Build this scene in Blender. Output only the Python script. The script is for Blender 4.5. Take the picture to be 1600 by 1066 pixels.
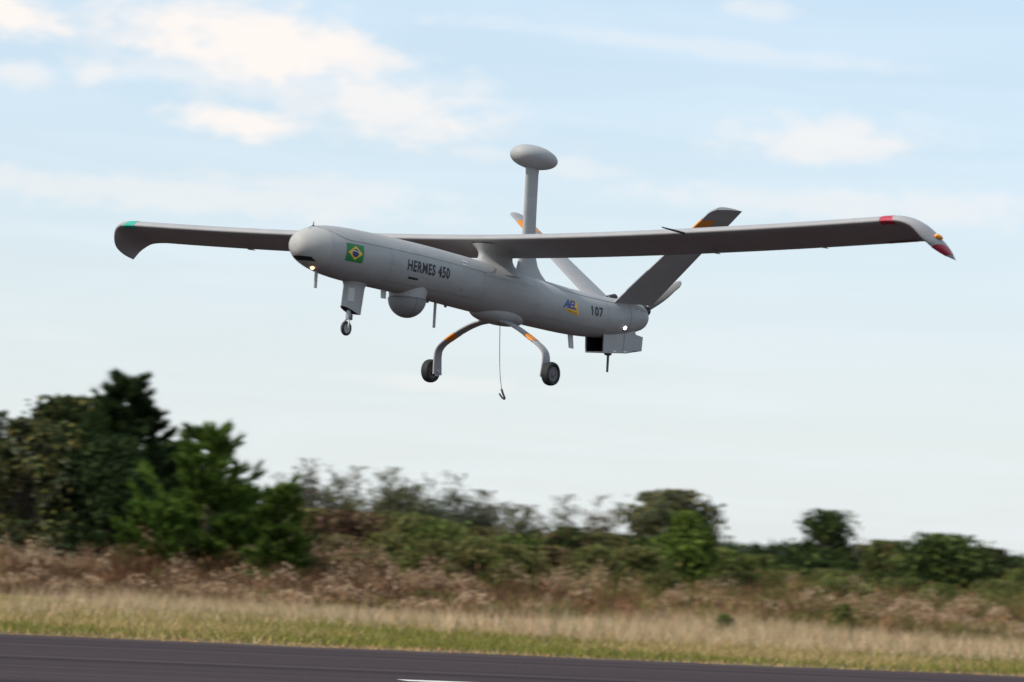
import bpy, bmesh, math, random
import numpy as np
from mathutils import Vector, Matrix

# ------------------------------------------------------------------ camera
scene = bpy.context.scene
for o in list(bpy.data.objects):
    bpy.data.objects.remove(o)
F_PX, IW, IH = 5800.0, 1600.0, 1066.0
CAM_H = 1.7
PITCH, ROLL = math.atan2(860 - 533, F_PX), math.radians(3.0)
cam_d = bpy.data.cameras.new('camera')
cam = bpy.data.objects.new('camera', cam_d)
scene.collection.objects.link(cam)
scene.camera = cam
cam_d.sensor_width = 36.0
cam_d.lens = 36.0 * F_PX / IW
cam_d.clip_start, cam_d.clip_end = 0.5, 20000.0
# columns: image right, view direction, image up
_r = Vector((math.cos(ROLL), 0, math.sin(ROLL)))
_u = Vector((-math.sin(ROLL), 0, math.cos(ROLL)))
RX = Matrix.Rotation(PITCH, 3, 'X')
RIGHT, UP, FWD = RX @ _r, RX @ _u, RX @ Vector((0, 1, 0))
CAM_M = Matrix((RIGHT, FWD, UP)).transposed()
cam.matrix_world = Matrix.Translation((0, 0, CAM_H)) @ Matrix((RIGHT, UP, -FWD)).transposed().to_4x4()
cam_d.dof.use_dof = True
cam_d.dof.focus_distance = 40.6
cam_d.dof.aperture_fstop = 2.2
cam_d.dof.aperture_ratio = 0.45                      # wide anamorphic iris

# ------------------------------------------------------------------ light, sky, exposure
SUN_EL = math.radians(40)
SUN_AZ = math.atan2(-0.82, -0.57)                    # from +Y, clockwise
to_sun = Vector((math.sin(SUN_AZ) * math.cos(SUN_EL), math.cos(SUN_AZ) * math.cos(SUN_EL), math.sin(SUN_EL)))
sun_d = bpy.data.lights.new('sun', 'SUN')
sun_d.energy, sun_d.angle, sun_d.color = 3.4, math.radians(0.6), (1.0, 0.93, 0.82)
sun = bpy.data.objects.new('sun', sun_d)
scene.collection.objects.link(sun)
sun.rotation_euler = (-to_sun).to_track_quat('-Z', 'Y').to_euler()
scene.view_settings.view_transform = 'Standard'
scene.view_settings.look = 'None'
scene.view_settings.exposure = 0.08
scene.view_settings.gamma = 1.0
scene.view_settings.use_curve_mapping = False


def direction(px, py):
    return (RIGHT * ((px - IW / 2) / F_PX) + FWD + UP * ((IH / 2 - py) / F_PX)).normalized()


def build_world():
    w = bpy.data.worlds.new('World'); scene.world = w; w.use_nodes = True
    nt = w.node_tree; N = nt.nodes; L = nt.links
    N.clear()
    out = N.new('ShaderNodeOutputWorld'); bg = N.new('ShaderNodeBackground')
    L.new(bg.outputs[0], out.inputs[0])
    bg.inputs[1].default_value = 0.13
    sky = N.new('ShaderNodeTexSky'); sky.sky_type = 'NISHITA'; sky.sun_disc = False
    sky.sun_elevation, sky.sun_rotation = SUN_EL, SUN_AZ
    sky.altitude = 0; sky.air_density = 1.0; sky.dust_density = 1.0; sky.ozone_density = 2.2
    neg = N.new('ShaderNodeTexCoord')
    sep = N.new('ShaderNodeSeparateXYZ'); L.new(neg.outputs['Generated'], sep.inputs[0])

    def math_(op, a, b=None, c=None, clamp=False):
        n = N.new('ShaderNodeMath'); n.operation = op; n.use_clamp = clamp
        for i, v in enumerate((a, b, c)):
            if v is None: continue
            if isinstance(v, (int, float)): n.inputs[i].default_value = v
            else: L.new(v, n.inputs[i])
        return n.outputs[0]

    az = math_('ARCTAN2', sep.outputs[0], sep.outputs[1])
    el = math_('ARCSINE', sep.outputs[2])
    comb = N.new('ShaderNodeCombineXYZ')
    L.new(az, comb.inputs[0]); L.new(el, comb.inputs[1])

    def noise(sx, sy, detail, rough, off, dist=0.0):
        mp = N.new('ShaderNodeMapping'); mp.inputs['Scale'].default_value = (sx, sy, 1)
        mp.inputs['Location'].default_value = off
        L.new(comb.outputs[0], mp.inputs[0])
        n = N.new('ShaderNodeTexNoise'); n.inputs['Scale'].default_value = 1.0
        n.inputs['Detail'].default_value = detail; n.inputs['Roughness'].default_value = rough
        n.inputs['Distortion'].default_value = dist
        L.new(mp.outputs[0], n.inputs['Vector'])
        return n.outputs[0]

    def ramp(v, a, b):
        n = N.new('ShaderNodeMapRange'); n.interpolation_type = 'SMOOTHSTEP'
        n.inputs[1].default_value, n.inputs[2].default_value = a, b
        L.new(v, n.inputs[0])
        return n.outputs[0]

    warp = noise(70, 120, 8, 0.66, (3.1, 7.7, 0.3))
    warp2 = noise(24, 60, 4, 0.6, (9.1, 1.7, 4.3))
    # individual clouds: (px, py, half width px, half height px, tilt, strength)
    clouds = [(430, 70, 190, 62, 0.16, 1.0), (330, 30, 190, 45, 0.0, .75), (560, 95, 75, 40, .1, .8), (20, 22, 85, 34, 0.2, 1.0),
              (610, 170, 130, 42, 0.30, .75), (375, 188, 95, 24, 0.08, .95), (160, 110, 62, 24, 0.0, .6), (45, 118, 50, 20, 0, .5),
              (1280, 218, 150, 34, 0.02, .62), (1290, 215, 60, 18, 0.02, .35), (250, 110, 130, 22, 0.05, .4),
              (1180, 15, 60, 16, 0.1, .35), (900, 262, 60, 14, 0.1, .3), (470, 290, 260, 16, .03, .3), (760, 240, 60, 12, .1, .3), (500, 140, 250, 60, .22, .42), (180, 40, 120, 40, .1, .3), (300, 305, 380, 26, .02, .4), (1330, 322, 320, 24, .0, .4), (1100, 75, 300, 14, .12, .25), (700, 600, 200, 12, .03, .25)]
    total = None
    ragged = math_('ADD', math_('MULTIPLY_ADD', warp, 3.4, -1.7), math_('MULTIPLY_ADD', warp2, 1.3, -.65))
    for px, py, hw, hh, tilt, st in clouds:
        d = direction(px, py)
        mp = N.new('ShaderNodeMapping'); mp.vector_type = 'TEXTURE'
        mp.inputs['Location'].default_value = (math.atan2(d.x, d.y), math.asin(d.z), 0)
        mp.inputs['Rotation'].default_value = (0, 0, -(tilt * .55))
        mp.inputs['Scale'].default_value = (hw / F_PX, hh / F_PX, 1)
        L.new(comb.outputs[0], mp.inputs[0])
        ln = N.new('ShaderNodeVectorMath'); ln.operation = 'LENGTH'; L.new(mp.outputs[0], ln.inputs[0])
        n = N.new('ShaderNodeMapRange'); n.interpolation_type = 'SMOOTHSTEP'
        n.inputs[1].default_value, n.inputs[2].default_value = 1.5, 0.3
        n.inputs[4].default_value = st
        L.new(math_('ADD', ln.outputs['Value'], ragged), n.inputs[0])
        total = n.outputs[0] if total is None else math_('MAXIMUM', total, n.outputs[0])
    # the same kind of broken cloud over the rest of the sky
    gen = ramp(noise(9, 17, 7, 0.6, (2.3, 5.1, 0.0), .4), 0.54, 0.76)
    high = ramp(el, 0.17, 0.24)
    lat = ramp(math_('ABSOLUTE', az), 0.15, 0.24)
    gen = math_('MULTIPLY', gen, math_('MAXIMUM', high, lat))
    total = math_('MAXIMUM', total, gen)
    # thin veil of high streaks, all round
    veil = ramp(noise(10, 95, 5, 0.55, (5.0, 2.0, 1.0), .6), 0.36, 0.72)
    low = ramp(el, 0.16, 0.0)
    base_veil = math_('MULTIPLY_ADD', low, 0.24, 0.60)
    veil = math_('ADD', base_veil, math_('MULTIPLY', veil, 0.14))

    def mix(f, a, b):
        n = N.new('ShaderNodeMix'); n.data_type = 'RGBA'
        L.new(f, n.inputs[0])
        for i, v in ((6, a), (7, b)):
            if isinstance(v, tuple): n.inputs[i].default_value = v
            else: L.new(v, n.inputs[i])
        return n.outputs[2]
    haze_c = mix(low, (5.35, 6.5, 7.45, 1), (6.05, 6.42, 6.5, 1))
    c = mix(veil, sky.outputs[0], haze_c)
    c = mix(total, c, (7.35, 6.9, 6.6, 1))
    # below the horizon the sheet of ground covers the sky
    L.new(c, bg.inputs[0])


build_world()

# ------------------------------------------------------------------ helpers
COL = scene.collection


def link(o, parent=None):
    COL.objects.link(o)
    if parent is not None: o.parent = parent
    return o


def empty(name, loc=(0, 0, 0)):
    o = bpy.data.objects.new(name, None); o.location = loc; o.empty_display_size = 0.2
    return link(o)


def tag(o, label=None, cat=None, group=None, kind=None):
    if label: o['label'] = label
    if cat: o['category'] = cat
    if group: o['group'] = group
    if kind: o['kind'] = kind
    return o


def mesh_obj(name, verts, faces, mat, parent=None, smooth=False, loc=None):
    me = bpy.data.meshes.new(name)
    me.from_pydata([tuple(v) for v in verts], [], faces)
    me.materials.append(mat)
    if smooth: me.polygons.foreach_set('use_smooth', [True] * len(me.polygons))
    me.update()
    o = bpy.data.objects.new(name, me)
    if loc is not None: o.location = loc
    return link(o, parent)


def bm_obj(name, bm, mat, parent=None, smooth=False, normals=True):
    if normals: bmesh.ops.recalc_face_normals(bm, faces=bm.faces)
    me = bpy.data.meshes.new(name); bm.to_mesh(me); bm.free()
    me.materials.append(mat)
    if smooth: me.polygons.foreach_set('use_smooth', [True] * len(me.polygons))
    o = bpy.data.objects.new(name, me)
    return link(o, parent)


def tri_obj(name, V, C, mat, parent=None, loc=None):
    """V (n,k,3) polygons of k corners, C (n,3) colour of each."""
    n, k = V.shape[0], V.shape[1]
    me = bpy.data.meshes.new(name)
    me.vertices.add(n * k); me.vertices.foreach_set('co', V.reshape(-1).astype(np.float32))
    me.loops.add(n * k); me.loops.foreach_set('vertex_index', np.arange(n * k, dtype=np.int32))
    me.polygons.add(n)
    me.polygons.foreach_set('loop_start', np.arange(0, n * k, k, dtype=np.int32))
    try: me.polygons.foreach_set('loop_total', np.full(n, k, dtype=np.int32))
    except Exception: pass
    a = me.color_attributes.new('tint', 'FLOAT_COLOR', 'POINT')
    c4 = np.ones((n, k, 4), np.float32); c4[:, :, :3] = C[:, None, :]
    a.data.foreach_set('color', c4.reshape(-1))
    me.update(calc_edges=True)
    me.materials.append(mat)
    o = bpy.data.objects.new(name, me)
    if loc is not None: o.location = loc
    return link(o, parent)


def new_mat(name):
    m = bpy.data.materials.new(name); m.use_nodes = True
    nt = m.node_tree; b = nt.nodes['Principled BSDF']
    return m, nt, b


def paint(name, col, rough=0.45, var=0.06, bump=0.0, metallic=0.0, scale=4.0, streak=True):
    m, nt, b = new_mat(name); N, L = nt.nodes, nt.links
    tc = N.new('ShaderNodeTexCoord')
    mp = N.new('ShaderNodeMapping'); mp.inputs['Scale'].default_value = (1, 1, 1) if not streak else (0.6, 1, 2.2)
    L.new(tc.outputs['Object'], mp.inputs[0])
    n = N.new('ShaderNodeTexNoise'); n.inputs['Scale'].default_value = scale; n.inputs['Detail'].default_value = 6
    n.inputs['Roughness'].default_value = .65
    L.new(mp.outputs[0], n.inputs['Vector'])
    r = N.new('ShaderNodeMapRange'); r.inputs[1].default_value, r.inputs[2].default_value = .3, .7
    r.inputs[3].default_value, r.inputs[4].default_value = 1 - var, 1 + var
    L.new(n.outputs[0], r.inputs[0])
    mx = N.new('ShaderNodeMix'); mx.data_type = 'RGBA'; mx.blend_type = 'MULTIPLY'; mx.inputs[0].default_value = 1
    mx.inputs[6].default_value = (*col, 1)
    L.new(r.outputs[0], mx.inputs[7])
    L.new(mx.outputs[2], b.inputs['Base Color'])
    b.inputs['Roughness'].default_value = rough; b.inputs['Metallic'].default_value = metallic
    rr = N.new('ShaderNodeMapRange'); rr.inputs[3].default_value, rr.inputs[4].default_value = rough - .08, rough + .1
    L.new(n.outputs[0], rr.inputs[0]); L.new(rr.outputs[0], b.inputs['Roughness'])
    return m


M = {}
M['grey'] = paint('aircraft_grey_paint', (0.352, 0.347, 0.345), .62, .09)
M['grey2'] = paint('hatch_grey_paint', (0.332, 0.328, 0.327), .62, .09)
M['pale'] = paint('sun_lightened_grey', (0.405, 0.392, 0.372), .66, .04)  # body grey with the sun on the nose put into the colour; nose wheel rim shares it
M['wing'] = paint('wing_grey_paint', (0.325, 0.315, 0.322), .6, .08)
M['fin'] = paint('light_antenna_plastic', (0.55, 0.54, 0.52), .5, .04)
M['seam'] = paint('seam_dark', (0.12, 0.12, 0.125), .6, .05)
M['black'] = paint('black_rubber_seal', (0.012, 0.012, 0.014), .55, .1)
M['ink'] = paint('black_marking_paint', (0.016, 0.016, 0.022), .5, .1)
M['rubber'] = paint('tyre_rubber', (0.018, 0.018, 0.02), .75, .2)
M['metal'] = paint('brushed_metal', (0.32, 0.32, 0.33), .38, .1, metallic=.7)
M['ball'] = paint('turret_shaded_grey', (0.22, 0.222, 0.225), .55, .12)  # shade on the turret is put into this colour, darker than the body grey
M['hub'] = paint('dark_wheel_hub', (0.13, 0.12, 0.12), .55, .15)  # plain darker grey for the main wheel rims
M['panel_line'] = paint('panel_joint', (0.235, 0.23, 0.225), .65, .1)
M['orange'] = paint('orange_band_paint', (0.72, 0.24, 0.02), .45, .08)
M['red'] = paint('red_band_paint', (0.40, 0.02, 0.05), .45, .08)
M['teal'] = paint('green_band_paint', (0.02, 0.36, 0.25), .45, .08)
M['flag_green'] = paint('flag_green', (0.01, 0.19, 0.045), .5, .05)
M['flag_yellow'] = paint('flag_yellow', (0.80, 0.50, 0.03), .5, .05)
M['flag_blue'] = paint('flag_blue', (0.015, 0.03, 0.16), .5, .05)
M['white'] = paint('white_paint', (0.75, 0.75, 0.73), .5, .04)
M['logo_yellow'] = paint('logo_yellow', (0.82, 0.42, 0.02), .5, .05)
M['logo_blue'] = paint('logo_blue', (0.02, 0.07, 0.28), .5, .05)
M['cable'] = paint('cable_steel', (0.25, 0.25, 0.25), .5, .1)
M['blade'] = paint('propeller_blade', (0.30, 0.30, 0.30), .4, .1)


def glow(name, col, s):
    m, nt, b = new_mat(name)
    b.inputs['Base Color'].default_value = (*col, 1)
    b.inputs['Emission Color'].default_value = (*col, 1); b.inputs['Emission Strength'].default_value = s
    return m


M['lamp_warm'] = glow('landing_lamp', (1.0, .62, .33), 4.0)
M['lamp_white'] = glow('tail_lamp', (1.0, .86, .80), 4.5)
m, nt, b = new_mat('amber_lens'); b.inputs['Base Color'].default_value = (.85, .28, .02, 1); b.inputs['Roughness'].default_value = .15
M['amber'] = m


# ------------------------------------------------------------------ setting: ground, runway
def ground_mat():
    m, nt, b = new_mat('field_ground'); N, L = nt.nodes, nt.links
    tc = N.new('ShaderNodeTexCoord')
    def noise(s, d, vec=None):
        n = N.new('ShaderNodeTexNoise'); n.inputs['Scale'].default_value = s; n.inputs['Detail'].default_value = d
        L.new(tc.outputs['Object'] if vec is None else vec, n.inputs['Vector']); return n.outputs[0]
    def ramp(v, stops):
        r = N.new('ShaderNodeValToRGB'); e = r.color_ramp.elements
        e[0].position, e[0].color = stops[0][0], (*stops[0][1], 1)
        e[1].position, e[1].color = stops[-1][0], (*stops[-1][1], 1)
        for p, c in stops[1:-1]:
            x = e.new(p); x.color = (*c, 1)
        L.new(v, r.inputs[0]); return r.outputs[0]
    c1 = ramp(noise(.22, 8), [(.3, (.06, .062, .02)), (.45, (.11, .092, .035)), (.58, (.15, .11, .05)), (.72, (.07, .08, .022))])
    c2 = ramp(noise(5, 5), [(.3, (.5, .5, .5)), (.7, (1.2, 1.15, 1.1))])
    mx = N.new('ShaderNodeMix'); mx.data_type = 'RGBA'; mx.blend_type = 'MULTIPLY'; mx.inputs[0].default_value = 1
    L.new(c1, mx.inputs[6]); L.new(c2, mx.inputs[7])
    L.new(mx.outputs[2], b.inputs['Base Color'])
    b.inputs['Roughness'].default_value = .95
    bp = N.new('ShaderNodeBump'); bp.inputs['Strength'].default_value = .6; bp.inputs['Distance'].default_value = .06
    L.new(noise(9, 6), bp.inputs['Height']); L.new(bp.outputs[0], b.inputs['Normal'])
    return m


tag(mesh_obj('ground', [(-6000, -3000, 0), (6000, -3000, 0), (6000, 9000, 0), (-6000, 9000, 0)], [(0, 1, 2, 3)], ground_mat()), kind='structure')

E0 = Vector((-7.9, 57.3, 0)); E1 = Vector((8.8, 63.6, 0))
EU = (E1 - E0).normalized(); EN = Vector((-EU.y, EU.x, 0))          # along the far runway edge, and away from the runway


def edge_pt(s, e, z=0.0):
    return E0 + EU * s + EN * e + Vector((0, 0, z))


def asphalt_mat():
    m, nt, b = new_mat('runway_asphalt'); N, L = nt.nodes, nt.links
    tc = N.new('ShaderNodeTexCoord')
    def noise(scale, s, d):
        mp = N.new('ShaderNodeMapping'); mp.inputs['Scale'].default_value = scale
        L.new(tc.outputs['Object'], mp.inputs[0])
        n = N.new('ShaderNodeTexNoise'); n.inputs['Scale'].default_value = s; n.inputs['Detail'].default_value = d
        L.new(mp.outputs[0], n.inputs['Vector']); return n.outputs[0]
    r = N.new('ShaderNodeValToRGB'); e = r.color_ramp.elements
    e[0].position, e[0].color = .36, (.022, .0145, .0165, 1)
    e[1].position, e[1].color = .62, (.060, .040, .041, 1)
    L.new(noise((.010, .75, 1), 1.0, 5), r.inputs[0])
    g = N.new('ShaderNodeMapRange'); g.inputs[1].default_value, g.inputs[2].default_value = .3, .7
    g.inputs[3].default_value, g.inputs[4].default_value = .75, 1.25
    L.new(noise((1, 1, 1), 14, 6), g.inputs[0])
    mx = N.new('ShaderNodeMix'); mx.data_type = 'RGBA'; mx.blend_type = 'MULTIPLY'; mx.inputs[0].default_value = 1
    L.new(r.outputs[0], mx.inputs[6]); L.new(g.outputs[0], mx.inputs[7])
    L.new(mx.outputs[2], b.inputs['Base Color'])
    b.inputs['Roughness'].default_value = 1.0; b.inputs['Specular IOR Level'].default_value = .15
    bp = N.new('ShaderNodeBump'); bp.inputs['Strength'].default_value = .4; bp.inputs['Distance'].default_value = .01
    L.new(noise((1, 1, 1), 60, 4), bp.inputs['Height']); L.new(bp.outputs[0], b.inputs['Normal'])
    return m


def runway():
    rng = np.random.default_rng(5)
    ss = np.concatenate([[-400], np.arange(-30, 60, .35), [420]])
    vs, fs = [], []
    for i, s in enumerate(ss):
        j = 0 if i in (0, len(ss) - 1) else rng.normal(0, .10) + .12 * math.sin(s * .9) + .08 * math.sin(s * 2.3)
        vs += [(s, -42, 0), (s, j, 0)]
        if i: fs.append((2 * i - 2, 2 * i, 2 * i + 1, 2 * i - 1))
    o = mesh_obj('runway', vs, fs, asphalt_mat())
    o.matrix_world = Matrix.Translation(E0 + Vector((0, 0, .004))) @ Matrix.Rotation(math.atan2(EU.y, EU.x), 4, 'Z')
    tag(o, kind='structure')
    # a dash of the white centre line
    for k, s0 in enumerate((-21.6, 2.4, 26.4)):
        w = mesh_obj('centre_line_dash', [(0, 0, 0), (9, 0, 0), (9, .46, 0), (0, .46, 0)], [(0, 1, 2, 3)], M['line'], o)
        w.location = (s0 + .18, -12.5, .004)


M['line'] = paint('runway_line_paint', (.62, .60, .55), .7, .18, scale=6)
runway()

# ------------------------------------------------------------------ the aircraft
# local axes: +x to the nose, +y to port, +z up; metres
def rodr(a):
    v = Vector(a); return Matrix.Rotation(v.length, 3, v.normalized())


th = math.radians(35)
R0 = Matrix(((-math.sin(th), math.cos(th), 0), (-math.cos(th), -math.sin(th), 0), (0, 0, 1)))
AR = CAM_M @ R0 @ rodr((-0.016132, -0.118089, -0.033372))
AT = CAM_M @ Vector((1.48307, 41.11236, 0.23382)) + Vector((0, 0, CAM_H))
plane = bpy.data.objects.new('unmanned_aircraft', None); link(plane)
plane.matrix_world = Matrix.Translation(AT) @ AR.to_4x4()
tag(plane, 'grey unmanned propeller aircraft with long wings and tall antenna dome flying above the runway', 'aircraft')

ST = np.array([(.085, .0, .02), (.095, .0, .085), (.13, 0, .127), (.2, 0, .156), (.31, -.012, .179), (.5, -.042, .202), (.9, -.08, .226), (1.4, -.092, .243), (2, -.08, .254),
               (2.8, -.05, .264), (3.5, -.025, .27), (4.2, -.005, .27), (4.8, 0, .268), (5.25, .002, .262), (5.55, .004, .245), (5.75, .006, .216),
               (5.9, .006, .174), (5.98, .005, .134), (6.03, .004, .095), (6.055, .004, .055), (6.065, .004, .001)])


def pchip(xs, ys, x):
    h = np.diff(xs); d = np.diff(ys) / h
    m = np.zeros_like(ys); m[0], m[-1] = d[0], d[-1]
    for i in range(1, len(xs) - 1):
        if d[i - 1] * d[i] > 0:
            w1, w2 = 2 * h[i] + h[i - 1], h[i] + 2 * h[i - 1]
            m[i] = (w1 + w2) / (w1 / d[i - 1] + w2 / d[i])
    i = int(np.clip(np.searchsorted(xs, x) - 1, 0, len(xs) - 2))
    t = (x - xs[i]) / h[i]
    return ((1 + 2 * t) * (1 - t) ** 2 * ys[i] + t * (1 - t) ** 2 * h[i] * m[i] + t * t * (3 - 2 * t) * ys[i + 1] + t * t * (t - 1) * h[i] * m[i + 1])


def body(x):
    return float(pchip(ST[:, 0], ST[:, 1], x)), float(pchip(ST[:, 0], ST[:, 2], x))


def skin(x, ang, off=0.0):
    zc, r = body(x); r += off
    return Vector((x, r * math.cos(ang), zc + r * math.sin(ang)))


def skin_xz(x, z, off=0.0):
    zc, r = body(x)
    return skin(x, math.asin(max(-1, min(1, (z - zc) / r))), off)


def loft(name, rings, mat, parent, cap=True, smooth=True, closed=True, auto=None):
    n = len(rings[0]); vs = [v for r in rings for v in r]; fs = []
    for i in range(len(rings) - 1):
        for j in range(n if closed else n - 1):
            k = (j + 1) % n
            fs.append((i * n + j, i * n + k, (i + 1) * n + k, (i + 1) * n + j))
    if cap:
        fs.append(tuple(range(n - 1, -1, -1))); fs.append(tuple(range((len(rings) - 1) * n, len(rings) * n)))
    bm = bmesh.new()
    bv = [bm.verts.new(v) for v in vs]
    for f in fs:
        try: bm.faces.new([bv[i] for i in f])
        except ValueError: pass
    bmesh.ops.remove_doubles(bm, verts=bm.verts, dist=1e-5)
    bmesh.ops.recalc_face_normals(bm, faces=bm.faces)
    me = bpy.data.meshes.new(name); bm.to_mesh(me); bm.free()
    me.materials.append(mat)
    o = bpy.data.objects.new(name, me); link(o, parent)
    if smooth:
        me.polygons.foreach_set('use_smooth', [True] * len(me.polygons))
        me.set_sharp_from_angle(angle=math.radians(auto or 40))
    return o


def tube(name, pts, rad, mat, parent, seg=10):
    pts = [Vector(p) for p in pts]
    rad = rad if isinstance(rad, (list, tuple)) else [rad] * len(pts)
    rings = []
    up = Vector((.13, .97, .2))
    for i, p in enumerate(pts):
        t = (pts[min(i + 1, len(pts) - 1)] - pts[max(i - 1, 0)]).normalized()
        a = t.cross(up).normalized(); b = t.cross(a).normalized()
        rings.append([p + (a * math.cos(2 * math.pi * k / seg) + b * math.sin(2 * math.pi * k / seg)) * rad[i] for k in range(seg)])
    return loft(name, rings, mat, parent)


def lathe(name, prof, origin, axis, mat, parent, seg=32):
    """prof: list of (along axis, radius)."""
    axis = Vector(axis).normalized(); a = axis.orthogonal().normalized(); b = axis.cross(a)
    o = Vector(origin)
    rings = [[o + axis * h + (a * math.cos(2 * math.pi * k / seg) + b * math.sin(2 * math.pi * k / seg)) * r for k in range(seg)] for h, r in prof]
    return loft(name, rings, mat, parent, cap=True)


def box_part(name, lo, hi, mat, parent, bevel=.004):
    bm = bmesh.new(); bmesh.ops.create_cube(bm, size=1)
    for v in bm.verts:
        v.co = Vector([lo[i] + (v.co[i] + .5) * (hi[i] - lo[i]) for i in range(3)])
    if bevel: bmesh.ops.bevel(bm, geom=bm.edges[:], offset=bevel, segments=2, affect='EDGES')
    return bm_obj(name, bm, mat, parent)


# fuselage
xs = np.concatenate([[.085, .087, .09, .095, .102, .112, .124, .138], np.linspace(.16, 5.7, 100), np.linspace(5.72, 6.02, 22), [6.03, 6.038, 6.045, 6.051, 6.056, 6.06, 6.063, 6.065]])
SEG = 72
NOSE_X = 5.74
fus = loft('fuselage', [[skin(x, 2 * math.pi * k / SEG) for k in range(SEG)] for x in xs if x <= NOSE_X - .001] + [[skin(NOSE_X - .001, 2 * math.pi * k / SEG) for k in range(SEG)]], M['grey'], plane)
loft('nose_cap', [[skin(x, 2 * math.pi * k / SEG, .0015) for k in range(SEG)] for x in [NOSE_X] + [x for x in xs if x > NOSE_X + .004]], M['pale'], plane)


def patch(name, grid, mat, parent, smooth=True):
    """grid: rows of points lying on the skin."""
    n = len(grid[0]); vs = [p for r in grid for p in r]
    fs = [(i * n + j, i * n + j + 1, (i + 1) * n + j + 1, (i + 1) * n + j) for i in range(len(grid) - 1) for j in range(n - 1)]
    return mesh_obj(name, vs, fs, mat, parent, smooth)


def cover(name, x0, x1, a_fn, mat, off=.0045):
    rows = []
    for x in np.linspace(x0, x1, 60):
        a = a_fn(x)
        top = [skin(x, t, off) for t in np.linspace(a, math.pi - a, 29)]
        rows.append([skin(x, a - .012, -.002)] + top + [skin(x, math.pi - a + .012, -.002)])
    o = patch(name, rows, mat, fus)
    o.data.set_sharp_from_angle(angle=math.radians(40))
    return o


R_ = math.radians
hatch = cover('front_hatch', 3.02, 5.80, lambda x: R_(27) + R_(40) * max(0, (x - 5.45) / .35) ** 2 + R_(25) * max(0, (3.3 - x) / .28) ** 2, M['grey2'])
rear_hatch = cover('rear_hatch', .62, 2.02, lambda x: R_(46) + R_(20) * max(0, (x - 1.75) / .27) ** 2, M['grey2'])


def ring(name, x, w, off, a0, a1, mat, parent):
    n = max(6, int(abs(a1 - a0) / .12))
    return patch(name, [[skin(xx, t, off) for t in np.linspace(a0, a1, n)] for xx in (x - w / 2, x + w / 2)], mat, parent)


ring('panel_seam', .57, .007, .0015, -math.pi, math.pi, M['seam'], fus)
for (x0, x1, z) in ((.16, .42, .06),):
    patch('panel_seam', [[skin_xz(x, zz, .0016) for x in np.linspace(x0, x1, 8)] for zz in (z, z + .006)], M['seam'], fus)
for x, a0, a1 in ((4.86, -178, 26), (3.32, -178, 26), (2.36, -178, 60), (1.02, -178, 45)):
    ring('panel_joint', x, .005, .0012, R_(a0), R_(a1), M['panel_line'], fus)
for x0, x1, z in ((3.34, 4.84, -.20), (1.04, 2.34, -.24), (2.38, 3.30, .06)):
    patch('panel_joint', [[skin_xz(x, zz, .0012) for x in np.linspace(x0, x1, 30)] for zz in (z, z + .004)], M['panel_line'], fus)
for i in range(9):
    for x in (4.83, 3.29, 1.05):
        a = R_(-60 + i * 10)
        patch('skin_screw', [[skin(x + dx, a + dt, .0014) for dt in (0, .03)] for dx in (0, .008)], M['panel_line'], fus)
# fasteners along the hatch edges
for i in range(12):
    x = 3.2 + i * .21
    patch('hatch_fastener', [[skin(xx, t, .0085) for t in np.linspace(R_(33), R_(34.6), 3)] for xx in (x, x + .014)], M['metal'], hatch)
for (x, a, l) in ((3.56, 40, .09), (3.62, 30, .05), (1.98, 62, .06), (1.62, 57, .06), (.36, 24, .05)):
    patch('white_stencil', [[skin(xx, t, .0095 if l != .05 or x > 1 else .003) for t in np.linspace(R_(a), R_(a + 2.6), 3)] for xx in np.linspace(x, x + l, 4)], M['white'], fus)

# air slot in the chin, side slot
def nose_x(y, z):
    lo, hi = 5.5, 6.065
    for _ in range(40):
        mid = (lo + hi) / 2; zc, r = body(mid)
        if y * y + (z - zc) ** 2 < r * r: lo = mid
        else: hi = mid
    return lo + .0035
slot = patch('chin_air_slot', [[Vector((nose_x(y, z), y * 1.01, z)) for y in np.linspace(-.118, .118, 24)] for z in np.linspace(-.146, -.108, 5)], M['black'], fus)
patch('side_slot', [[skin_xz(x, z, .003) for x in np.linspace(4.39, 4.545, 8)] for z in (-.137, -.128, -.118)], M['black'], fus)
for x, z in ((3.65, -.14), (3.66, -.15), (1.2, -.22), (2.32, -.12)):
    patch('small_fitting', [[skin_xz(x + dx, z + dz, .003) for dx in (0, .02)] for dz in (0, .006)], M['seam'], fus)


# ---- markings on the port side
def on_skin(poly, off, name, mat, parent, sub=.02):
    """poly: 2D polygon (x, z) wrapped on the port side."""
    bm = bmesh.new()
    vs = [bm.verts.new((p[0], 0, p[1])) for p in poly]
    bm.faces.new(vs)
    return wrap(bm, off, name, mat, parent, sub)


def wrap(bm, off, name, mat, parent, sub):
    bmesh.ops.triangulate(bm, faces=bm.faces[:])
    for _ in range(5):
        long = [e for e in bm.edges if e.calc_length() > sub * 1.5]
        if not long: break
        bmesh.ops.subdivide_edges(bm, edges=long, cuts=1)
        bmesh.ops.triangulate(bm, faces=bm.faces[:])
    for v in bm.verts:
        v.co = skin_xz(v.co.x, v.co.z, off)
    for f in bm.faces:
        f.normal_update()
        if f.normal.y < 0: f.normal_flip()
    return bm_obj(name, bm, mat, parent, normals=False)


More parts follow.
